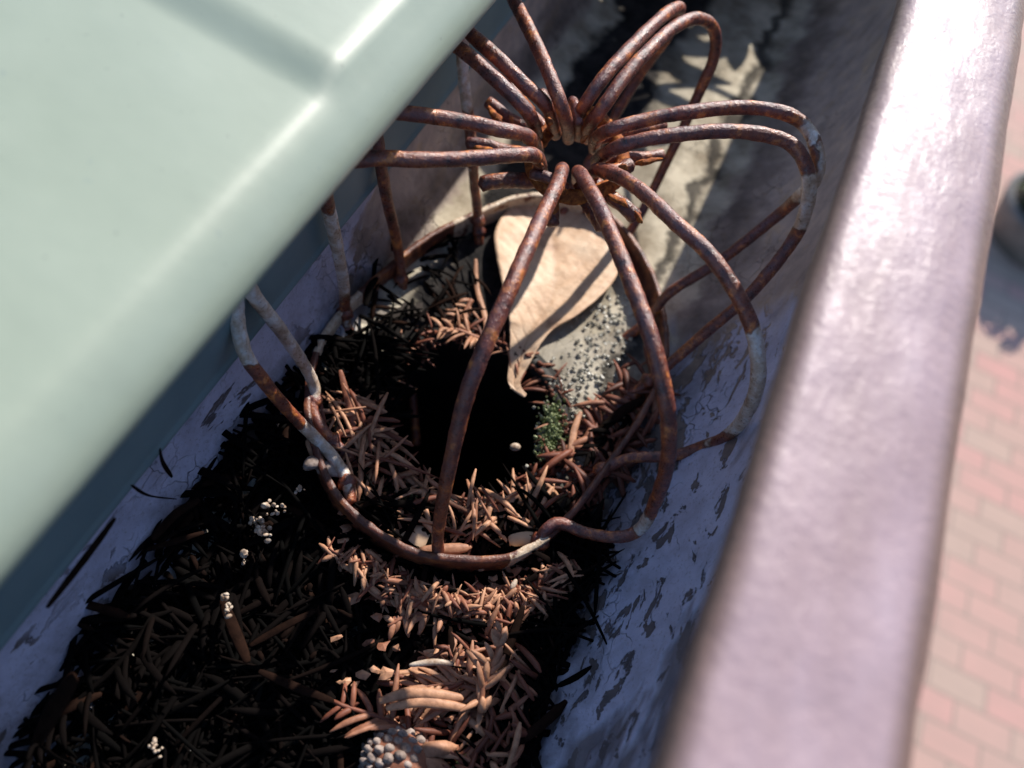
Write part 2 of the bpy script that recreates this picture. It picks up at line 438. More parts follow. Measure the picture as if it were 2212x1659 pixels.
# ------------------------------------------------------------------ gutter
HC = P(1012, 898, 0); HR = 18.8                       # centre and radius of the outlet hole
PROF = [(-44.2, 56), (-44.0, 40), (-43.3, 26), (-41.8, 14), (-38.5, 6.5), (-34, 2.2), (-29, .4)]
FLOORX = (-29.0, 20.0)
PROF2 = [(20.0, .2), (23.5, 1.0), (27.5, 3.0), (32, 6.6), (36.5, 11.5), (40.2, 18), (42.8, 27), (44.2, 38), (44.8, 50), (44.2, 62), (42.5, 72), (41, 77)]
def make_gutter():
    r = root('rain_gutter', 'old painted metal rain gutter with peeling paint and a wide front lip', 'gutter', loc=(0, 0, 0))
    xs = [p for p in PROF]
    nx = 38
    for i in range(1, nx):
        xs.append((FLOORX[0]+(FLOORX[1]-FLOORX[0])*i/nx, .3-.3*math.sin(math.pi*i/nx)))
    xs += PROF2
    ys = []; y = -420.0
    while y < 720:
        ys.append(y); y += 1.5 if -60 < y < 45 else (4 if -150 < y < 200 else 20)
    v = []; f = []
    n = len(xs)
    for y in ys:
        for (x, z) in xs:
            w = .35*fbm((x, y, z), .035, 3) + .12*fbm((x, y, z), .2, 2)
            p = Vector((x + (w if abs(x) > 34 else 0), y, z + (w if abs(x) < 34 else 0)))
            d = Vector((p[0]-HC[0], p[1]-HC[1]))
            if abs(d.length-HR) < 1.1 and z < 3:
                d = d.normalized()*HR; p[0] = HC[0]+d[0]; p[1] = HC[1]+d[1]; p[2] -= .6
            v.append(p)
    for j in range(len(ys)-1):
        for i in range(n-1):
            q = (j*n+i, j*n+i+1, (j+1)*n+i+1, (j+1)*n+i)
            c = sum((v[k] for k in q), Vector())/4
            if Vector((c[0]-HC[0], c[1]-HC[1])).length < HR-.3 and c[2] < 3: continue
            f.append(q)
    o = obj('trough', v, f, TROUGH, r)
    sm = o.modifiers.new('thickness', 'SOLIDIFY'); sm.thickness = .0008; sm.offset = -1
    # lip: broad rolled bead, sunlit
    prof = [(41.5, 76.2), (38, 74.0), (34, 73.4), (31.8, 74.0), (30.8, 75.4), (30.7, 77.2), (31.3, 78.5), (33, 79.2), (36, 79.4), (41, 79.5), (45.5, 79.2), (49.2, 78.2), (51.4, 76.2), (52.4, 73), (52.3, 68), (51.0, 62), (49.5, 60.5), (47.6, 60.8)]
    pts = spline([(a, b, 0) for a, b in prof], .9)
    ys = []; y = -420.0
    while y < 720:
        ys.append(y); y += 1.3 if -110 < y < 90 else 14
    v = []; f = []
    for y in ys:
        for (x, z, _) in pts:
            w = .22*fbm((x, y*.6, z), .16, 3); e = .35*fbm((0, y, 7), .03, 2)
            v.append((x+w*.6+e, y, z+w))
    n = len(pts)
    for j in range(len(ys)-1):
        for i in range(n-1):
            f.append((j*n+i, (j+1)*n+i, (j+1)*n+i+1, j*n+i+1))
    o = obj('front_lip', v, f, LIP, r)
    o['label'] = 'broad sunlit lilac brown lip'
    # outlet tube with its flange
    G = Geo()
    ring = []
    seg = 48
    v = []; f = []
    rows = [(HR+3.5, .45), (HR+1.2, .9), (HR-.2, .5), (HR-.8, -1.5), (HR-1.6, -14), (HR-1.8, -60), (HR-2, -160), (.5, -165)]
    for rr, z in rows:
        for k in range(seg):
            a = 2*math.pi*k/seg
            q = rr + .25*fbm((rr*math.cos(a), rr*math.sin(a), z), .2, 2)
            v.append((HC[0]+q*math.cos(a), HC[1]+q*math.sin(a), z + .2*noise.noise(Vector((math.cos(a)*3, math.sin(a)*3, z)))))
    for j in range(len(rows)-1):
        for k in range(seg):
            k2 = (k+1) % seg
            f.append((j*seg+k, j*seg+k2, (j+1)*seg+k2, (j+1)*seg+k))
    o = obj('outlet_tube', v, f, PIPE, r)
    o['label'] = 'dark round outlet tube'
    sm = o.modifiers.new('thickness', 'SOLIDIFY'); sm.thickness = .0006; sm.offset = -1
    return r
make_gutter()

# ------------------------------------------------------------------ strainer
RAD = 1.29
WIRES = {
 'A': [(1228,300,35,0),(1226,275,43,0),(1215,235,49,0),(1192,175,51.5,0),(1158,95,52,0),(1120,20,51,0),(1090,-40,48,.1),(1050,-100,42,.3)],
 'L1': [(1010,-40,46,.3),(1000,60,45,.5),(1000,150,38,.6),(1015,280,27,.6),(1025,400,14,.35),(1032,470,6,.2),(1036,560,-4,.2)],
 'B': [(1200,290,35,0),(1193,262,42.5,0),(1180,228,48,0),(1130,180,50.5,0),(1080,130,52,0),(1035,90,52,0),(990,50,51,.1),(960,40,46,.4)],
 'C': [(1163,300,35,0),(1156,283,42.5,0),(1143,246,48.5,0),(1100,200,51,0),(1055,158,52,0),(1000,110,52,0),(950,80,50,.2),(880,90,46,.5),(830,170,44,.4),(812,250,42,.45),(830,400,28,0),(860,540,10,0),(875,680,-5,.2),(890,850,-18,.3),(900,960,-26,.3)],
 'D': [(1162,325,35,0),(1156,312,42.5,0),(1135,292,48,0),(1080,280,50.5,0),(1000,262,51,0),(880,245,52,0),(800,242,51,.2),(720,275,49,.5),(685,340,48,.2),(700,410,44,.35),(725,520,30,.8),(742,610,16,.75),(745,665,8,.45),(750,740,0,0),(765,850,-9,0),(790,950,-18,0)],
 'E': [(1170,368,35,0),(1166,352,42.5,0),(1152,335,48,0),(1100,336,50,0),(1000,343,51,0),(900,345,52,0),(810,342,52,0),(720,358,50,.2),(600,420,48,.6),(520,520,46,.7),(535,615,40,.6),(600,705,28,.75),(655,785,15,.8),(680,840,9,.75),(676,890,7.5,.1),(715,950,6,.1),(770,1000,3,.25),(820,1050,-5,.3)],
 'L5': [(560,520,46,.5),(518,590,43,.6),(510,660,37,.7),(528,760,31,.5),(575,830,24,.1),(630,895,16,.15),(680,945,10,1.1),(725,995,8.5,.95),(750,1040,8,.45),(757,1085,7.5,.55)],
 'F': [(1212,380,35,0),(1214,366,43.5,0),(1203,400,48.5,0),(1165,480,50,0),(1110,605,50,0),(1045,755,46,0),(1003,870,40,0),(975,990,31,0),(955,1090,21,0),(946,1155,12,.05),(946,1192,8.5,.1)],
 'G': [(1248,388,35,0),(1250,372,43.5,0),(1275,410,48.5,0),(1310,480,51,0),(1355,590,52,0),(1405,725,51,0),(1436,850,47,0),(1445,930,42,.1),(1440,1010,34,0),(1415,1085,24,.2),(1385,1140,15,.75),(1340,1160,13,.1),(1270,1152,11,0),(1210,1130,10.5,0),(1182,1142,10,0),(1166,1168,8,.1)],
 'H': [(1284,380,35,0),(1292,366,43.5,0),(1345,385,48.5,0),(1400,425,51,0),(1460,482,52.5,0),(1535,552,53,0),(1597,645,51,0),(1632,735,47,.7),(1636,830,41,.7),(1605,905,30,.85),(1565,945,22,.5),(1520,963,16,.3),(1450,985,12,0),(1360,990,10,0),(1300,1015,8,0)],
 'I': [(1288,348,35,0),(1302,337,42.5,0),(1335,318,48,0),(1400,300,51,0),(1500,287,53,0),(1600,284,54,0),(1690,302,54,0),(1730,335,53,.2),(1748,390,50,.75),(1742,450,45,.7),(1712,520,38,.3),(1620,635,29,0),(1520,722,20,0),(1430,800,11,0),(1370,850,5,0),(1300,910,1,.1)],
 'J': [(1284,322,35,0),(1288,300,42.5,0),(1320,280,48,0),(1400,258,50,0),(1490,242,52,0),(1600,232,53,0),(1690,243,54,0),(1742,275,53,.5),(1765,330,52,.55),(1762,385,48,.7),(1725,425,40,.6),(1680,465,32,.1),(1560,560,22,0),(1450,630,13,0),(1412,675,7,0),(1376,713,2,.1),(1270,780,-7,.1),(1181,837,-13,.3)],
 'K': [(1268,300,35,0),(1272,272,42.5,0),(1300,235,48,0),(1350,165,51,0),(1400,110,52,0),(1455,60,51,0),(1505,40,49,0),(1541,62,45,0),(1543,120,39,0),(1515,190,32,0),(1471,285,23,0),(1430,370,14,0),(1385,460,6,0),(1320,567,-2,.1),(1240,700,-12,.3),(1166,822,-20,.3)],
 'M': [(1250,295,35,0),(1250,255,42.5,0),(1270,215,48,0),(1310,160,51,0),(1360,105,52,0),(1410,55,52,0),(1450,22,50,0),(1468,22,46,0),(1440,80,38,0),(1370,180,26,0),(1290,320,14,0),(1225,440,3,0),(1175,560,-6,.3),(1125,680,-13,.3),(1100,790,-20,.3)],
}
def make_strainer():
    hub = P(1228, 320, 40)
    r = root('wire_strainer', 'rusty balloon shaped wire strainer standing over the outlet hole', 'strainer', loc=(0, 0, 0))
    for si, (k, pts) in enumerate(WIRES.items()):
        q = [(*P(a, b, z), pa) for a, b, z, pa in pts]
        s = spline(q, .55)
        path = [Vector(p[:3]) for p in s]
        tone = [p[3] for p in s]
        n = len(path)
        G = Geo()
        rad = []
        for i, p in enumerate(path):
            rr = RAD*(1+.05*noise.noise(p*.3+Vector((si, 0, 0))))
            rr *= .86+.14*max(0, min(1, (p[2]-12)/36))
            rad.append(rr)
        G.tube(path, rad, 20, rough=.06, fine=.04, attr=tone, seed=si*3.1)
        # rusted weld lumps where the wire crosses the base band
        for i, p in enumerate(path):
            if i % 4 == 0 and 2.5 < p[2] < 9 and tone[i] < .6 and i > n*.5:
                if noise.noise(p*.5) > .0:
                    G.blob(p+Vector((0, 0, -.2)), 1.75, (1, 1, .9), .35, 10, 0.0, .8)
        G.build('wire', WIRE, r)
    # lower base band: flat strip on edge, following the ring seen in the photograph
    ringpx = [(950, 1203, 9.5), (1080, 1207, 9.5), (1165, 1172, 9.5), (1235, 1110, 9.5), (1310, 1010, 9.5), (1390, 890, 9.3), (1437, 775, 8.3), (1428, 650, 7.3), (1385, 545, 6.5), (1310, 460, 5.8), (1210, 425, 5.5), (1120, 425, 5.5), (1040, 455, 5.8), (945, 500, 6.1), (860, 560, 6.6), (770, 640, 7.3), (705, 715, 7.9), (672, 800, 8.5), (664, 880, 9.2), (680, 960, 9.5), (705, 1030, 9.5), (745, 1090, 9.5), (810, 1145, 9.5), (880, 1185, 9.5)]
    pts = [tuple(P(a, b, z)) for a, b, z in ringpx]
    pts = pts+pts[:3]
    s = spline(pts, .8)
    # cut overlap
    s = [Vector(p) for p in s]
    v = []; f = []; a = []
    sec = [(-.68, .0), (-.68, -7.6), (-.5, -8.0), (.5, -8.0), (.68, -7.6), (.68, .0), (.5, .25), (-.5, .25)]
    L = len(s)
    cen = sum(s, Vector())/L
    for i, p in enumerate(s):
        t = (s[min(i+1, L-1)]-s[max(i-1, 0)]).normalized()
        nrm = t.cross(Vector((0, 0, 1))).normalized()
        px_left = (p-P(720, 700, 6)).length
        tone = .95 if px_left < 9 else (.62 if (p-P(1110, 425, 5)).length < 18 else (.55 if (p-P(1140, 1185, 9)).length < 4 else .12))
        for (dx, dz) in sec:
            q = p+nrm*dx+Vector((0, 0, dz))
            w_ = .18*fbm(q, .5, 2)
            v.append(q+nrm*w_+Vector((0, 0, w_*.6))); a.append(tone)
    m = len(sec)
    for i in range(L-1):
        for k in range(m):
            k2 = (k+1) % m
            f.append((i*m+k, i*m+k2, (i+1)*m+k2, (i+1)*m+k))
    obj('base_band', v, f, BAND, r, attr={'tone': a})
    # lower collar ring of the hub, wires welded onto it
    c0 = P(1225, 330, 35)
    G = Geo()
    path = []
    cpx = [(1178,290),(1150,330),(1155,372),(1185,408),(1235,425),(1290,415),(1335,385),(1345,345),(1330,300),(1300,262),(1255,240),(1210,250)]
    cc = [tuple(P(a_, b_, 37.5)) for a_, b_ in cpx]
    cc = cc+cc[:2]
    path = [Vector(p) for p in spline(cc, .6)]
    G.tube(path, 1.5, 14, rough=.12, fine=.1, attr=0.0, caps=False)
    G.build('collar_ring', FLAKE, r)
    # cut-off wire ends and slabs of rust scale that stick out of the collar
    stubs = [((1165,300),(1055,222),36,1.6),((1175,280),(1100,190),37,1.5),((1165,335),(1010,310),36,1.6),((1180,385),(1040,396),34,1.9),
             ((1150,370),(1225,405),41,1.35),((1290,300),(1435,268),38,1.5),((1300,345),(1430,335),37,1.5),((1300,375),(1360,360),42,1.7),
             ((1250,400),(1300,495),37,1.7),((1275,390),(1375,470),36,1.8),((1250,265),(1238,215),45,1.25),((1190,400),(1195,480),38,1.6),((1200,250),(1170,200),36,1.5)]
    for i, (a_, b_, z, rr) in enumerate(stubs):
        G = Geo()
        p, q = P(*a_, z), P(*b_, z-1.0)
        s = [p.lerp(q, t/14)+Vector((0, 0, .3*math.sin(t*.5+i))) for t in range(15)]
        G.tube(s, rr*RAD/1.6, 14, rough=.14, fine=.12, attr=0.0, seed=i*2.3)
        G.build('wire_stub', WIRE, r)
    flakes = [(1130,215,38.5,-38,6,1.6),(1070,250,38,-45,4.5,1.7),(1045,322,38,-8,4.2,1.4),(1390,298,40,8,6.5,1.2),(1400,348,39.5,12,6,1.3),(1335,433,39,-25,4.2,1.6),
              (1200,450,41,70,3.6,1.2),(1185,468,39,60,3,1.2),(1215,412,43,-20,2.4,1.5),(1262,300,44,40,2.2,1.0),(1275,240,46,50,2.6,.9),(1345,362,43.5,0,1.8,1.6),(1280,440,41,20,1.2,1.0),(1378,470,38,-60,3.2,.9),(1160,350,46,-30,2.5,1.0),(1185,262,46.5,-50,2.4,.9)]
    for i, (a_, b_, z, ang, ln, wd) in enumerate(flakes):
        c = P(a_, b_, z)
        cam_a = math.radians(ang)
        # orientation in the gutter frame
        d = (P(a_+30*math.cos(cam_a), b_-30*math.sin(cam_a)*-1*-1, z)-c).normalized()
        d = (P(a_+30*math.cos(cam_a), b_-30*math.sin(cam_a), z)-c).normalized()
        b2 = Vector((0, 0, 1)).cross(d)
        M = Matrix((d, b2, Vector((0, 0, 1)))).transposed()
        G = Geo()
        G.blob(c, 1.0, (ln/2, wd/2, .55), .55, 12, 0, 1.1, rot=M)
        G.build('rust_flake', FLAKE, r)
    return r
make_strainer()

# ------------------------------------------------------------------ litter
def needle(G, c, d, ln, wd, tone, up=Vector((0, 0, 1)), bend=0.0, flat=.45, seg=6, taper=.75):
    d = d.normalized()
    side = d.cross(up)
    side = side.normalized() if side.length > 1e-3 else d.orthogonal().normalized()
    nn = 7
    path = []; rad = []
    cr_ = rng.uniform(-.08, .12)
    for i in range(nn):
        t = i/(nn-1)
        path.append(c + d*(ln*t) + side*(bend*ln*(t*t)) + up*(cr_*ln*t*t) + up*(.10*ln*math.sin(t*math.pi)))
        prof = (min(1, .45+t*4)) * (1-taper*(max(0, t-.62)/.38)**1.6)
        rad.append(max(.08, wd*.5*prof))
    G.tube(path, rad, seg, flat=flat, up=up, attr=tone)

def rand_dir(zs=.3):
    a = rng.uniform(0, 2*math.pi)
    return Vector((math.cos(a), math.sin(a), rng.uniform(-zs, zs)))

def inside(p, poly):
    x, y = p; c = False; n = len(poly)
    for i in range(n):
        x1, y1 = poly[i]; x2, y2 = poly[(i+1) % n]
        if (y1 > y) != (y2 > y) and x < (x2-x1)*(y-y1)/(y2-y1)+x1: c = not c
    return c

def scatter(G, poly_px, n, zr, ln, wd, tones, zs=.3, pick=None, flat=.45, heap=0.0):
    poly = [P(a, b, 0) for a, b in poly_px]; pl = [(p[0], p[1]) for p in poly]
    x0, x1 = min(p[0] for p in pl), max(p[0] for p in pl); y0, y1 = min(p[1] for p in pl), max(p[1] for p in pl)
    k = 0; tries = 0
    while k < n and tries < n*60:
        tries += 1
        x, y = rng.uniform(x0, x1), rng.uniform(y0, y1)
        if not inside((x, y), pl): continue
        if not (-39 < x < 33): continue
        d = (Vector((x, y))-Vector((HC[0], HC[1]))).length
        if d < HR-2.5 and rng.random() > .06: continue
        z = rng.uniform(*zr) + heap*max(0, fbm((x, y, 0), .06, 2)+.3)
        if x < -34: z += (-34-x)*1.1
        if x > 20: z += (x-20)*.45
        l = rng.uniform(*ln)
        dd = rand_dir(zs)
        needle(G, Vector((x, y, z))-dd*l*.5, dd, l, rng.uniform(*wd), rng.choice(tones)+rng.uniform(-.12, .12), bend=rng.uniform(-.2, .2), flat=flat)
        k += 1

# ground cover too many to count: the needle bed, its shade put into the colour
LEFTBED = [(60,1800),(100,1620),(200,1400),(320,1180),(440,960),(520,830),(640,780),(740,760),(820,720),(900,830),(830,1000),(900,1120),(1050,1130),(1160,1080),(1240,1130),(1290,1180),(1250,1300),(1190,1450),(1120,1659),(1100,1800)]
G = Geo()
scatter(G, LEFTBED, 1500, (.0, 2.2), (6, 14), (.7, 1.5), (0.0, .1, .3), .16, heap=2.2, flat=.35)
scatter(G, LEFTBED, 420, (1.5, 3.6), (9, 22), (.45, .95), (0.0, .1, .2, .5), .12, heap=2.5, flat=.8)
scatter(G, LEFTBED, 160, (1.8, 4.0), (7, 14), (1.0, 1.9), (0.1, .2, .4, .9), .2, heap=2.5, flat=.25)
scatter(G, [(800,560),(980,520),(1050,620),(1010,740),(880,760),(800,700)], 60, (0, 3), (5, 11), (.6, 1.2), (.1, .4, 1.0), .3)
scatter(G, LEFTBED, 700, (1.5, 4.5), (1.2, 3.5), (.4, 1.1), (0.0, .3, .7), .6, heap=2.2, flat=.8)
o = G.build('needle_bed', SHADE_NEEDLE); o['label'] = 'bed of fallen needles, coloured dark as if shaded, covering the gutter floor'; o['category'] = 'leaf litter'; o['kind'] = 'stuff'
# decayed soil underneath
v = []; f = []
nx, ny = 70, 150
for j in range(ny+1):
    for i in range(nx+1):
        x = -41+74*i/nx; y = -150+190*j/ny
        base = 1.0+2.2*fbm((x, y, 0), .06, 3)+.8*fbm((x, y, 5), .4, 3)
        d = (Vector((x, y))-Vector((HC[0], HC[1]))).length
        edge = P(520, 860, 0)[1]+(x+47)*.2
        k = 1.0
        k *= max(0, min(1, (d-HR-1)/7))
        k *= max(0, min(1, (12-y+.35*(-x-10))/18))
        if x < -33: base += (-33-x)*.9
        if x > 20: base += (x-20)*.4
        if x > 27: k *= max(0, 1-(x-27)/5)
        v.append((x, y, base*k-1.2*(1-k)))
for j in range(ny):
    for i in range(nx):
        q = (j*(nx+1)+i, j*(nx+1)+i+1, (j+1)*(nx+1)+i+1, (j+1)*(nx+1)+i)
        c = sum((Vector(v[k]) for k in q), Vector())/4
        if (Vector((c[0], c[1]))-Vector((HC[0], HC[1]))).length < HR+.6: continue
        f.append(q)
o = obj('leaf_mould', v, f, SOIL); o['label'] = 'black wet leaf mould under the needles'; o['category'] = 'leaf litter'; o['kind'] = 'stuff'

# paler dry bits: heap in front of the band and around the rim of the hole
G = Geo()
scatter(G, [(700,1210),(790,1215),(940,1290),(1100,1285),(1230,1230),(1190,1310),(1080,1380),(960,1340),(820,1310)], 520, (2.5, 6.0), (1.8, 6.5), (.4, 1.1), (.35, .6, .85, 1.0, 1.25), .7, flat=.8, heap=2.5)
scatter(G, [(900,1420),(1120,1400),(1110,1659),(1000,1700),(860,1659),(830,1540)], 190, (3, 6.5), (3, 10), (.6, 1.2), (.3, .6, 1.0), .5, flat=.7, heap=2)
scatter(G, [(690,900),(760,860),(850,940),(900,1060),(980,1100),(1100,1080),(1190,1050),(1180,1140),(1080,1180),(940,1180),(820,1130),(730,1030)], 170, (1.5, 6.0), (5, 14), (.5, 1.2), (.4, .8, 1.0, 1.3), .35, flat=.6)
scatter(G, [(1180,1000),(1280,880),(1390,760),(1420,900),(1330,1040),(1240,1130)], 110, (.5, 3.5), (4, 11), (1.0, 1.6), (.1, .25, .4, .6), .3, flat=.6)
for i in range(420):
    an = rng.uniform(0, 6.283); rr = HR+rng.gauss(.8, 1.1)
    c_ = Vector((HC[0]+rr*math.cos(an), HC[1]+rr*math.sin(an), .6+rng.uniform(-1.2, .9)))
    if rng.random() < .6: G.blob(c_, rng.uniform(.3, .9), (1, .7, .6), .7, 6, rng.uniform(0, .5), 1.3)
    else: needle(G, c_, rand_dir(.4), rng.uniform(2.5, 7), rng.uniform(.4, .9), rng.uniform(.1, .8), flat=.6)
o = G.build('dry_needle_scraps', NEEDLE); o['label'] = 'pale dry broken needles heaped against the base of the strainer'; o['category'] = 'leaf litter'; o['kind'] = 'stuff'

G = Geo()
def flake(a_, b_, z, r_):
    c = P(a_, b_, z); n = rng.randint(6, 9); t0 = rng.uniform(0, 6)
    ax = Vector((rng.uniform(-.5, .5), rng.uniform(-.5, .5), 1)).normalized(); u = ax.orthogonal().normalized(); w_ = ax.cross(u)
    base = len(G.v); tn = rng.uniform(.5, 1.2)
    G.v.append(c+ax*.25*r_); G.a.append(tn)
    for k in range(n):
        an = t0+6.283*k/n; rr = r_*rng.uniform(.45, 1.25)
        G.v.append(c+(u*math.cos(an)+w_*.6*math.sin(an))*rr); G.a.append(tn)
    for k in range(n):
        G.f.append((base, base+1+k, base+1+(k+1) % n)); G.mi.append(0)
for i in range(70):
    flake(rng.uniform(720, 1180), rng.uniform(1225, 1640), rng.uniform(4.5, 7), rng.uniform(.6, 1.9))
for i in range(30):
    flake(rng.uniform(720, 1180), rng.uniform(1090, 1180), rng.uniform(3, 6), rng.uniform(.6, 1.6))
o = G.build('leaf_crumbs', NEEDLE, smooth=False); o['label'] = 'torn brown leaf crumbs scattered over the sunlit litter'; o['category'] = 'leaf litter'; o['kind'] = 'stuff'

# wet glittering grit right of the hole
G = Geo()
for i in range(620):
    t = rng.random()
    a_, b_ = 1190+t*150+rng.gauss(0, 34), 950-t*300+rng.gauss(0, 40)
    q_ = P(a_, b_, 0)
    if (Vector((q_[0], q_[1]))-Vector((HC[0], HC[1]))).length < HR+.5: continue
    G.blob(P(a_, b_, rng.uniform(0, .8)), rng.uniform(.15, .6), (1, rng.uniform(.6, 1), .7), .7, 5, 0, 2.1)
for i in range(90):
    a_, b_ = rng.gauss(1185, 22), rng.uniform(860, 1060)
    G.blob(P(a_, b_, rng.uniform(0, 1.2)), rng.uniform(.15, .5), (1, 1, .8), .6, 5, 0, 2)
o = G.build('wet_grit', GRIT, smooth=False); o['label'] = 'wet grey grit and sand glinting beside the outlet hole'; o['category'] = 'grit'; o['kind'] = 'stuff'

# moss
def moss(spots, label):
    G = Geo()
    for (a_, b_, z, r_, n) in spots:
        for i in range(n*7):
            G.blob(P(a_+rng.gauss(0, r_), b_+rng.gauss(0, r_*1.5), z+rng.uniform(-.3, 1.5)), rng.uniform(.15, .5), (1, .6, 1.6), .9, 6, 0, 2.3)
    o = G.build('moss_clump', MOSS); tag(o, label, 'moss')
moss([(1195, 900, 1, 13, 26), (1185, 965, 1, 14, 30), (1200, 935, 1, 10, 16)], 'green moss growing on the right rim of the outlet hole')
moss([(865, 1085, 1, 18, 26), (915, 1112, 2, 18, 22), (840, 1050, 0, 10, 10)], 'small green moss patch at the lower left rim of the outlet hole')

# sprigs
def sprig(a, b, z, ang, ln, nl, tone, mat, label, wd=1.2, tilt=.0, up=None, spread=55, dens=1.3, bendz=.0, side='both', group=None):
    """stem with two rows of needles, heading 'ang' (deg in the photo)"""
    c = P(a, b, z)
    e = P(a+60*math.cos(math.radians(ang)), b-60*math.sin(math.radians(ang)), z)
    d = (e-c).normalized(); d = (d+Vector((0, 0, tilt))).normalized()
    upv = Vector((rng.uniform(-.3, .3), rng.uniform(-.3, .3), 1)).normalized() if up is None else Vector(up).normalized()
    s = d.cross(upv).normalized(); upv = s.cross(d)
    r = root('needle_sprig', label, 'sprig', group, loc=c)
    n = 12
    stem = [c + d*(ln*i/n) + upv*(bendz*ln*math.sin(i/n*math.pi)) + s*(.04*ln*math.sin(i*.5+a)) for i in range(n+1)]
    G = Geo(); G.tube(stem, [.62-.3*i/n for i in range(n+1)], 8, rough=.15, attr=tone*.7)
    keep(G.build('stem', mat), r)
    G = Geo()
    m = int(ln/dens)
    for i in range(m):
        t = (i+.5)/m
        p = stem[0].lerp(stem[-1], t) if False else stem[min(n, int(t*n))]
        for sg in (1, -1):
            if side == 'one' and sg < 0 and rng.random() > .25: continue
            if rng.random() < .2: continue
            an = math.radians(spread+rng.gauss(0, 13))
            dd = d*math.cos(an)+s*sg*math.sin(an)+upv*rng.gauss(.05, .22)
            l = nl*(.6+.5*math.sin(math.pi*min(1, t*1.1+.1)))*rng.uniform(.6, 1.12)
            needle(G, p, dd, l, wd*rng.uniform(.5, .85), tone+rng.uniform(-.15, .15), up=upv, bend=rng.uniform(-.2, .2)*sg, seg=8, flat=rng.uniform(.3, .8))
    keep(G.build('needles', mat), r)
    return r
sprig(1085,1490,7, 178, 15, 9, .95, NEEDLE, 'pale orange sunlit needle sprig in the lower middle of the gutter', 1.5, spread=42)
sprig(1075,1600,6, 118, 17, 8, .75, NEEDLE, 'brown sprig with upright needles just below the pale orange sprig', 1.4, spread=60)
sprig(1040,1540,9, 80, 14, 4.5, .95, NEEDLE, 'short stubby sprig standing at the right of the pale orange sprig', 1.7, tilt=.3, spread=35)
sprig(960,1640,7, 150, 20, 8, .6, NEEDLE, 'brown sprig beside the round cone at the bottom edge', 1.4, spread=50)
sprig(990,1300,4.5, 200, 13, 5.5, .85, NEEDLE, 'crumpled sunlit sprig heaped right under the front of the band', 1.5, tilt=.1, spread=60)
sprig(1090,1300,4, 60, 12, 5, .7, NEEDLE, 'reddish brown sprig under the band near the right wall', 1.3, spread=50)
sprig(1110,1275,4.5, 200, 14, 5, .85, NEEDLE, 'sunlit sprig touching the right front of the band', 1.5, spread=62)
sprig(760,1340,4, 160, 26, 10, .45, SHADE_NEEDLE, 'dark comb shaped sprig in shade below the left of the strainer', 1.7, spread=70, dens=1.9)
sprig(560,1250,5, 215, 28, 10, .4, SHADE_NEEDLE, 'dark drooping sprig in the middle of the shaded litter', 1.6, spread=62, dens=1.8)
sprig(450,1120,7, 190, 20, 9, .5, SHADE_NEEDLE, 'dark sprig near the flange just left of the white beads', 1.5, spread=60, dens=1.8)
sprig(330,1330,7, 230, 26, 10, .4, SHADE_NEEDLE, 'brown sprig lying against the left wall of the gutter', 1.5, spread=60, dens=2)
sprig(640,1480,4, 250, 26, 11, .3, SHADE_NEEDLE, 'nearly black sprig in deep shade at the lower left', 1.6, spread=60, dens=2)
sprig(1170,1590,6, 78, 30, 8, .55, SHADE_NEEDLE, 'long dark sprig lying along the foot of the right wall', 1.7, spread=68, dens=2.1)
sprig(1080,1420,5, 70, 14, 5, .6, NEEDLE, 'brown sprig between the band and the right wall', 1.2, spread=50)
sprig(1035,728,2, 172, 9, 6, .95, NEEDLE, 'bright orange sprig caught at the upper left rim of the hole', 1.3, tilt=.2, spread=48, dens=.8)
sprig(1020,650,1, 230, 8, 5, .9, NEEDLE, 'pale frayed sprig just above the bright orange sprig', 1.2, spread=55, dens=.9)
sprig(765,960,4, 62, 12, 6.5, .85, NEEDLE, 'short sprig with fingerlike needles inside the left of the band', 1.4, spread=75, dens=1.6)
sprig(1360,900,4, 225, 14, 8, .45, SHADE_NEEDLE, 'dark sprig inside the right of the band', 1.5, spread=40)

# single big needles, twigs and bits one can point at
def blade(name, pts, wd, tone, mat, label, cat, flat=.3, seg=8, rough=.05, group=None, ends=.15):
    s = spline([tuple(P(*p)) for p in pts], .7)
    path = [Vector(p) for p in s]; n = len(path)
    rad = [wd*.5*(ends+(1-ends)*math.sin(math.pi*(.06+.88*i/(n-1)))**.55) for i in range(n)]
    G = Geo(); G.tube(path, rad, seg, flat=flat, rough=rough, attr=tone, up=(0, 0, 1))
    o = G.build(name, mat)
    return tag(o, label, cat, group)
NG = 'single fallen needles'
blade('fallen_needle', [(248,1120,30),(200,1185,28),(150,1250,27),(102,1312,27)], 1.1, 1.0, SHADE_NEEDLE, 'long dark needle clinging to the left wall under the flange', 'needle')
blade('fallen_needle', [(163,1460,22),(130,1510,18),(95,1570,16),(78,1608,15)], 3.0, .95, SHADE_NEEDLE, 'broad reddish brown blade lying on the left wall near the bottom corner', 'needle', .22)
blade('fallen_twig', [(60,1640,18),(78,1608,16),(130,1640,12),(200,1665,9)], 1.0, .3, SHADE_NEEDLE, 'thin forked dark twig at the bottom left corner', 'twig')
blade('fallen_needle', [(430,1080,12),(380,1110,12),(330,1165,12)], 1.6, 1.0, SHADE_NEEDLE, 'light brown needle crossing the dark litter left of the white beads', 'needle')
blade('fallen_needle', [(345,970,30),(352,1000,24),(372,1030,17)], .9, .8, SHADE_NEEDLE, 'short black needle stuck on the left wall beside the flange', 'needle')
blade('fallen_needle', [(285,1048,30),(320,1070,22),(380,1078,15)], 1.0, .8, SHADE_NEEDLE, 'black curved needle hanging from the flange above the litter', 'needle')
blade('fallen_needle', [(480,1295,9),(505,1360,9),(535,1430,9)], 2.0, 1.0, SHADE_NEEDLE, 'brown flat needle pointing down in the middle of the shaded litter', 'needle')
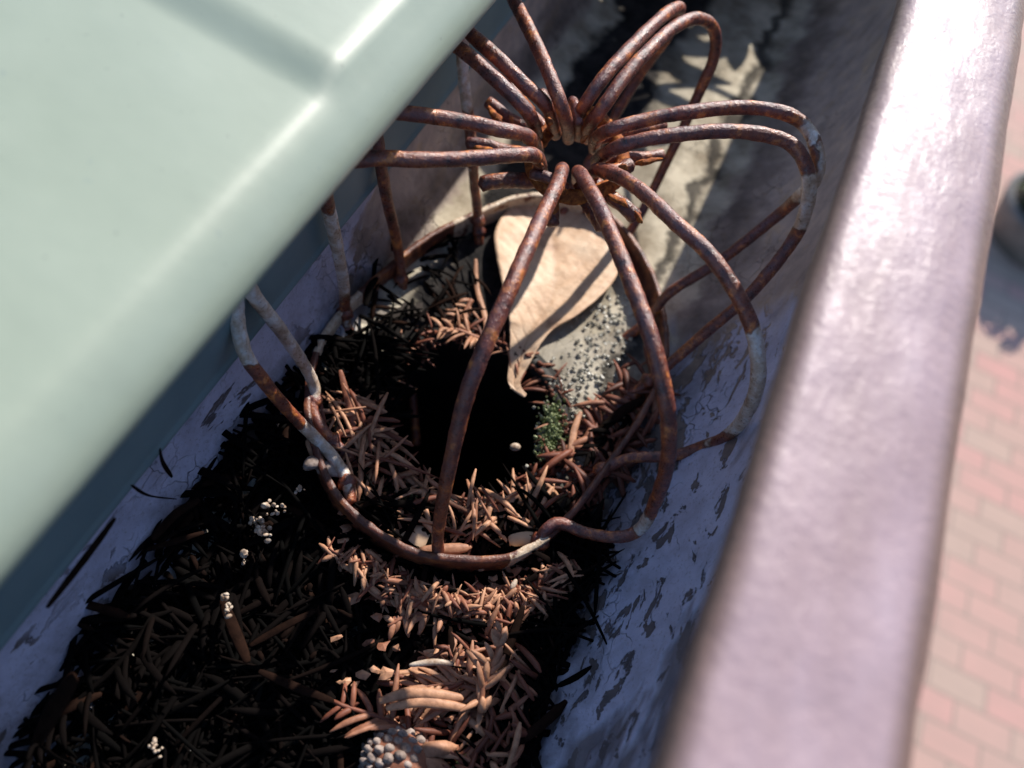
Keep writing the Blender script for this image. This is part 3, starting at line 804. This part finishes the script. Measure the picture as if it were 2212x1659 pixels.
blade('fallen_needle', [(540,1395,9),(620,1350,10),(680,1320,10)], 1.3, .9, SHADE_NEEDLE, 'straight thin needle crossing the dark comb shaped sprig', 'needle')
blade('fallen_needle', [(560,1450,9),(640,1485,9),(720,1515,9)], 1.4, .9, SHADE_NEEDLE, 'thin pale brown needle in deep shade left of the sunlit sprig', 'needle')
blade('fallen_needle', [(310,1190,11),(370,1172,11),(440,1150,11)], 1.1, .9, SHADE_NEEDLE, 'thin straight needle just under the light brown needle', 'needle')
blade('fallen_needle', [(1095,1180+0,6),(1160,1040,5)], 1.0, .3, SHADE_NEEDLE, 'dark needle inside the front right of the band', 'needle')
blade('fallen_needle', [(770,930,6),(830,990,4),(890,1040,3),(925,1072,3),(922,1110,3)], 1.25, .9, NEEDLE, 'long bent straw coloured stalk reaching over the left rim of the hole', 'needle')
blade('fallen_needle', [(840,970,4),(780,925,5)], 1.1, .8, NEEDLE, 'short stalk crossing the long bent straw coloured stalk', 'needle')
blade('fallen_needle', [(1045,1140,4),(1100,1090,4),(1160,1045,5)], 3.0, 1.0, NEEDLE, 'broad orange sliver propped at the front rim of the hole', 'needle', .35)
blade('fallen_needle', [(1000,1130,4),(1050,1115,4),(1110,1090,4),(1170,1078,4)], 1.8, .85, NEEDLE, 'pale stalk lying under the broad orange sliver', 'needle')
blade('fallen_needle', [(765,1045,4),(820,1080,4),(870,1090,3)], 2.6, .9, NEEDLE, 'tan stick along the inside of the lower left band', 'needle', .6)
blade('fallen_needle', [(665,950,9),(685,985,8),(700,1010,8)], 2.2, 1.0, NEEDLE, 'yellowish sliver leaning on the outside left of the band', 'needle')
blade('fallen_needle', [(735,800,8),(755,880,6),(770,950,4)], 1.5, .55, NEEDLE, 'reddish needle standing inside the left of the band', 'needle')
blade('fallen_needle', [(800,900,6),(810,930,5),(820,960,4)], 2.2, .6, NEEDLE, 'short red brown stub next to the fingerlike sprig', 'needle')
blade('fallen_needle', [(1150,1190,9),(1190,1220,8),(1130,1260,8)], 1.3, .6, SHADE_NEEDLE, 'bent brown needle under the right front of the band', 'needle')
blade('fallen_needle', [(1130,1310,10),(1095,1410,9),(1060,1500,9)], 1.6, .8, SHADE_NEEDLE, 'long straight purple brown needle right of the sunlit litter', 'needle')
blade('fallen_needle', [(1165,1480,7),(1110,1520,7),(1060,1560,7)], 1.5, .8, SHADE_NEEDLE, 'dull brown needle slanting near the foot of the right wall', 'needle')
blade('grass_blade', [(1100,1560,7),(1040,1610,7),(975,1665,7)], 1.5, .5, GREEN, 'green grass blade at the bottom edge beside the right wall', 'grass blade')
blade('fallen_needle', [(820,1515,9.5),(880,1497,10),(940,1500,10),(1000,1508,9.5)], 1.9, 1.0, NEEDLE, 'upper one of two long curved orange needles in the sunlit patch', 'needle', .5)
blade('fallen_needle', [(835,1530,9.5),(900,1517,10),(960,1522,10),(1015,1532,9.5)], 1.7, 1.0, NEEDLE, 'lower one of two long curved orange needles in the sunlit patch', 'needle', .5)
blade('fallen_needle', [(885,1437,9),(935,1430,9.5),(980,1434,9)], 1.1, 1.0, POLLEN, 'whitish straight stalk above the two curved orange needles', 'needle', .7)
blade('fallen_needle', [(1040,760,2),(1050,700,1),(1030,620,1),(1028,560,2)], 1.4, .9, NEEDLE, 'pale upright stalk behind the upper left of the strainer', 'needle')
blade('fallen_needle', [(790,660,8),(800,620,8),(815,600,8)], 1.6, .3, SHADE_NEEDLE, 'short grey needle inside the upper left of the band', 'needle')
blade('fallen_needle', [(1290,935,4),(1350,885,6),(1395,860,7)], 2.2, .8, SHADE_NEEDLE, 'rust brown blade just inside the right of the band', 'needle')
blade('fallen_needle', [(1230,1000,3),(1240,930,3),(1255,890,3)], 1.6, .95, NEEDLE, 'pinkish upright needle right of the moss', 'needle')
# broad chips
def chip(name, a, b, z, sx, sy, sz, ang, mat, label, cat, rough=.35, tone=.8, sc_=.35):
    c = P(a, b, z)
    d = (P(a+30*math.cos(math.radians(ang)), b-30*math.sin(math.radians(ang)), z)-c).normalized()
    b2 = Vector((0, 0, 1)).cross(d)
    M = Matrix((d, b2, Vector((0, 0, 1)))).transposed()
    G = Geo(); G.blob(c, 1.0, (sx, sy, sz), rough, 18, tone, sc_, rot=M)
    o = G.build(name, mat)
    return tag(o, label, cat)
chip('bark_chip', 712, 1012, 8, 3.0, 1.7, .8, 0, BARK, 'grey oval bark chip resting on the left of the band', 'bark chip')
chip('bark_chip', 675, 1000, 9, 1.9, 1.3, 1.0, 30, BARK, 'small knobby bark crumb left of the grey oval chip', 'bark chip')
chip('bark_chip', 900, 1162, 5.5, 3.6, 2.2, .4, 15, LEAF, 'pale cream sliver of leaf inside the front of the band', 'leaf', .3)
chip('bark_chip', 1130, 1165, 6, 3.2, 1.5, 1.0, 0, LEAF, 'cream stub of wood inside the front right of the band', 'wood chip', .3)
chip('bark_chip', 1180, 1465, 5, 7, 4, .8, 10, BARK, 'large flat grey brown chip half buried at the foot of the right wall', 'bark chip', .25)
chip('bark_chip', 965, 1185, 6.5, 5.0, 1.1, .6, 2, NEEDLE, 'striped reddish splinter just inside the front of the band', 'wood chip', .2)
chip('pebble', 1113, 966, 1, 1.2, .9, .8, 0, POLLEN, 'tiny bright pebble hanging in the dark of the hole mouth', 'pebble', .15)
chip('pebble', 1110, 1262, 7, 1.1, .5, .4, 60, POLLEN, 'small white seed at the top right of the litter heap', 'seed', .15)

# pollen cones: little clusters of cream beads, each cluster one thing
def beads(spots, label, n, spread, rs=(.45, .85), z=10):
    G = Geo(); c = spots[0]
    for (a_, b_) in spots:
        for i in range(n+2):
            q = P(a_+rng.gauss(0, spread), b_+rng.gauss(0, spread), z+rng.uniform(-.5, 1.5))
            G.blob(q, rng.uniform(*rs)*rng.uniform(.35, .85), (1, .7, 1.25), .45, 10, 0, 1, rot=Matrix.Rotation(rng.uniform(0, 3), 3, 'Z') @ Matrix.Rotation(rng.uniform(-.8, .8), 3, 'X'))
    o = G.build('pollen_cone', POLLEN)
    return tag(o, label, 'pollen cone')
beads([(560,1138),(572,1150),(550,1130)], 'largest cluster of cream beads in the shaded litter left of the strainer', 7, 9)
beads([(590,1110),(582,1092),(607,1098)], 'loose cream beads just above the largest bead cluster', 3, 7)
beads([(527,1193)], 'single round cream bead below the largest bead cluster', 4, 4, (.7, .95))
beads([(646,1055)], 'tiny cream beads right beside the left of the band', 4, 5)
beads([(488,1290),(492,1315),(490,1330)], 'upright row of cream beads on the brown flat needle', 4, 4, (.4, .8), 11)
beads([(330,1605),(338,1618)], 'glistening cream beads near the bottom edge at the left', 5, 6, (.4, .7), 10)
beads([(525,1203+12)], 'faint bead under the single round bead', 2, 3, (.4, .5), 9)

# seed cone at the bottom edge
def cone(a, b, z, R, label):
    c = P(a, b, z)
    r = root('seed_cone', label, 'cone', loc=c)
    G = Geo(); G.blob(c, R, (1.25, 1, .9), .08, 18, .6, .4)
    keep(G.build('core', NEEDLE), r)
    G = Geo()
    ga = math.pi*(3-math.sqrt(5))
    for i in range(130):
        zz = 1-2*(i+.5)/130; rr = math.sqrt(1-zz*zz)
        d = Vector((rr*math.cos(i*ga)*1.25, rr*math.sin(i*ga), zz*.9))
        if d[2] < -.3 or (d[0] > .45): continue
        G.blob(c+d*R*rng.uniform(.94, 1.02), rng.uniform(.75, 1.0), (1, .8, .7), .3, 10, .9, 1.4)
    keep(G.build('scales', BARK), r)
    G = Geo()
    for k in range(4):
        d = Vector((.8, -.6+.4*k, .5))
        needle(G, c+Vector((R*.3, R*(-.5+.35*k), R*.6)), Vector((1, .3*k-.3, -.25)), R*1.2, 2.6, .85, flat=.3)
    keep(G.build('bract', NEEDLE), r)
cone(868, 1652, 6, 5.0, 'round knobbly pale cone at the bottom edge below the sunlit needles')

# fallen tan leaf behind the hole, its tip curled into it
def leaf():
    rows = [(440,1150,1240,1.5),(455,1105,1290,1.4),(480,1080,1312,1.5),(515,1066,1330,1.8),(560,1070,1340,2.1),(610,1080,1325,2.2),(655,1090,1285,2.2),(690,1096,1240,2.0),(715,1099,1195,1.6),(745,1100,1168,1.2),(775,1099,1150,.8),(800,1097,1136,.3),(820,1096,1124,0),(836,1102,1124,-.2),(846,1116,1130,-.2),(852,1130,1137,0)]
    s = spline([(a, b, c, d) for a, b, c, d in rows], 2.5)
    v = []; f = []; m = 40; tn = []
    for (y, x0, x1, z) in s:
        for i in range(m+1):
            t = i/m; x = x0+(x1-x0)*t
            q = P(x, y + 6*math.sin(t*3.1), z)
            u = abs(t-.47); vy = (y+u*(x1-x0)*.9)/26.0; vein = max(0, 1-abs(vy-round(vy))*7)*.5
            rib = max(vein, max(0, 1-u*26)); tn.append(rib); q[2] -= .22*rib
            q[2] += 1.4*abs(t-.5)*2*min(1, (x1-x0)/120) + .35*fbm(q, .12, 3)
            v.append(q)
    for j in range(len(s)-1):
        for i in range(m):
            f.append((j*(m+1)+i, j*(m+1)+i+1, (j+1)*(m+1)+i+1, (j+1)*(m+1)+i))
    o = obj('fallen_leaf', v, f, LEAF, attr={'tone': tn})
    sm = o.modifiers.new('thickness', 'SOLIDIFY'); sm.thickness = .00035; sm.offset = 0
    tag(o, 'large dry tan leaf with curled tip lying behind the outlet hole', 'leaf')
leaf()

# ------------------------------------------------------------------ leafy branch added out of view to shade the gutter floor
def branch():
    c = Vector((-10, 180, 56))
    r = root('added_shade_branch', 'unseen leafy branch added to shade the gutter floor beyond the strainer', 'branch', loc=c)
    G = Geo()
    stems = [[(-36,140,58),(-20,165,60),(-4,190,62),(14,215,66),(33,235,80)], [(-20,165,60),(-26,190,58),(-30,225,57)], [(-4,190,62),(2,170,60),(12,150,60),(20,138,62)], [(-4,190,62),(-10,215,60),(-14,245,58)], [(2,170,60),(-2,150,60),(0,128,61)]]
    for k, st in enumerate(stems):
        p = [Vector(q) for q in spline(st, 2)]
        G.tube(p, [1.8-1.1*i/len(p)-.3*(k > 0) for i in range(len(p))], 8, rough=.1, attr=.3)
    keep(G.build('stem', NEEDLE), r)
    G = Geo()
    for i in range(330):
        left = rng.random() < .55
        x = rng.uniform(-38, -3) if left else rng.uniform(-3, 27)
        y = rng.uniform(150, 275); z = rng.uniform(50, 62)
        if not left and 140 < y < 228: continue
        needle(G, Vector((x, y, z)), rand_dir(.4), rng.uniform(14, 26), rng.uniform(7, 11), .5, flat=.06, taper=.9)
    keep(G.build('leaves', NEEDLE), r)
branch()

# ------------------------------------------------------------------ planter far below
def planter():
    c = P(2222, 520, -1900)
    r = root('stone_planter', 'blurred pale grey round planter on the brick paving at the right edge', 'planter', loc=c)
    v = []; f = []; seg = 48
    rows = [(150, 0), (175, 6), (215, 130), (225, 165), (222, 176), (200, 178), (192, 170), (188, 140)]
    for rr, z in rows:
        for k in range(seg):
            a = 2*math.pi*k/seg; v.append((c[0]+rr*math.cos(a), c[1]+rr*math.sin(a), c[2]+z))
    for j in range(len(rows)-1):
        for k in range(seg):
            k2 = (k+1) % seg
            f.append((j*seg+k, j*seg+k2, (j+1)*seg+k2, (j+1)*seg+k))
    keep(obj('bowl', v, f, POT), r)
    v = [(c[0], c[1], c[2]+150)]; f = []
    for k in range(seg):
        a = 2*math.pi*k/seg; v.append((c[0]+190*math.cos(a), c[1]+190*math.sin(a), c[2]+145))
        f.append((0, 1+k, 1+(k+1) % seg))
    keep(obj('soil', v, f, SOIL), r)
    G = Geo()
    for i in range(420):
        a = rng.uniform(0, 6.28); rr = 150*math.sqrt(rng.random()); z = rng.uniform(140, 330)
        needle(G, Vector((c[0]+rr*math.cos(a), c[1]+rr*math.sin(a), c[2]+z)), rand_dir(.8), rng.uniform(40, 80), 26, .5, flat=.15)
    keep(G.build('foliage', SHRUB), r)
planter()
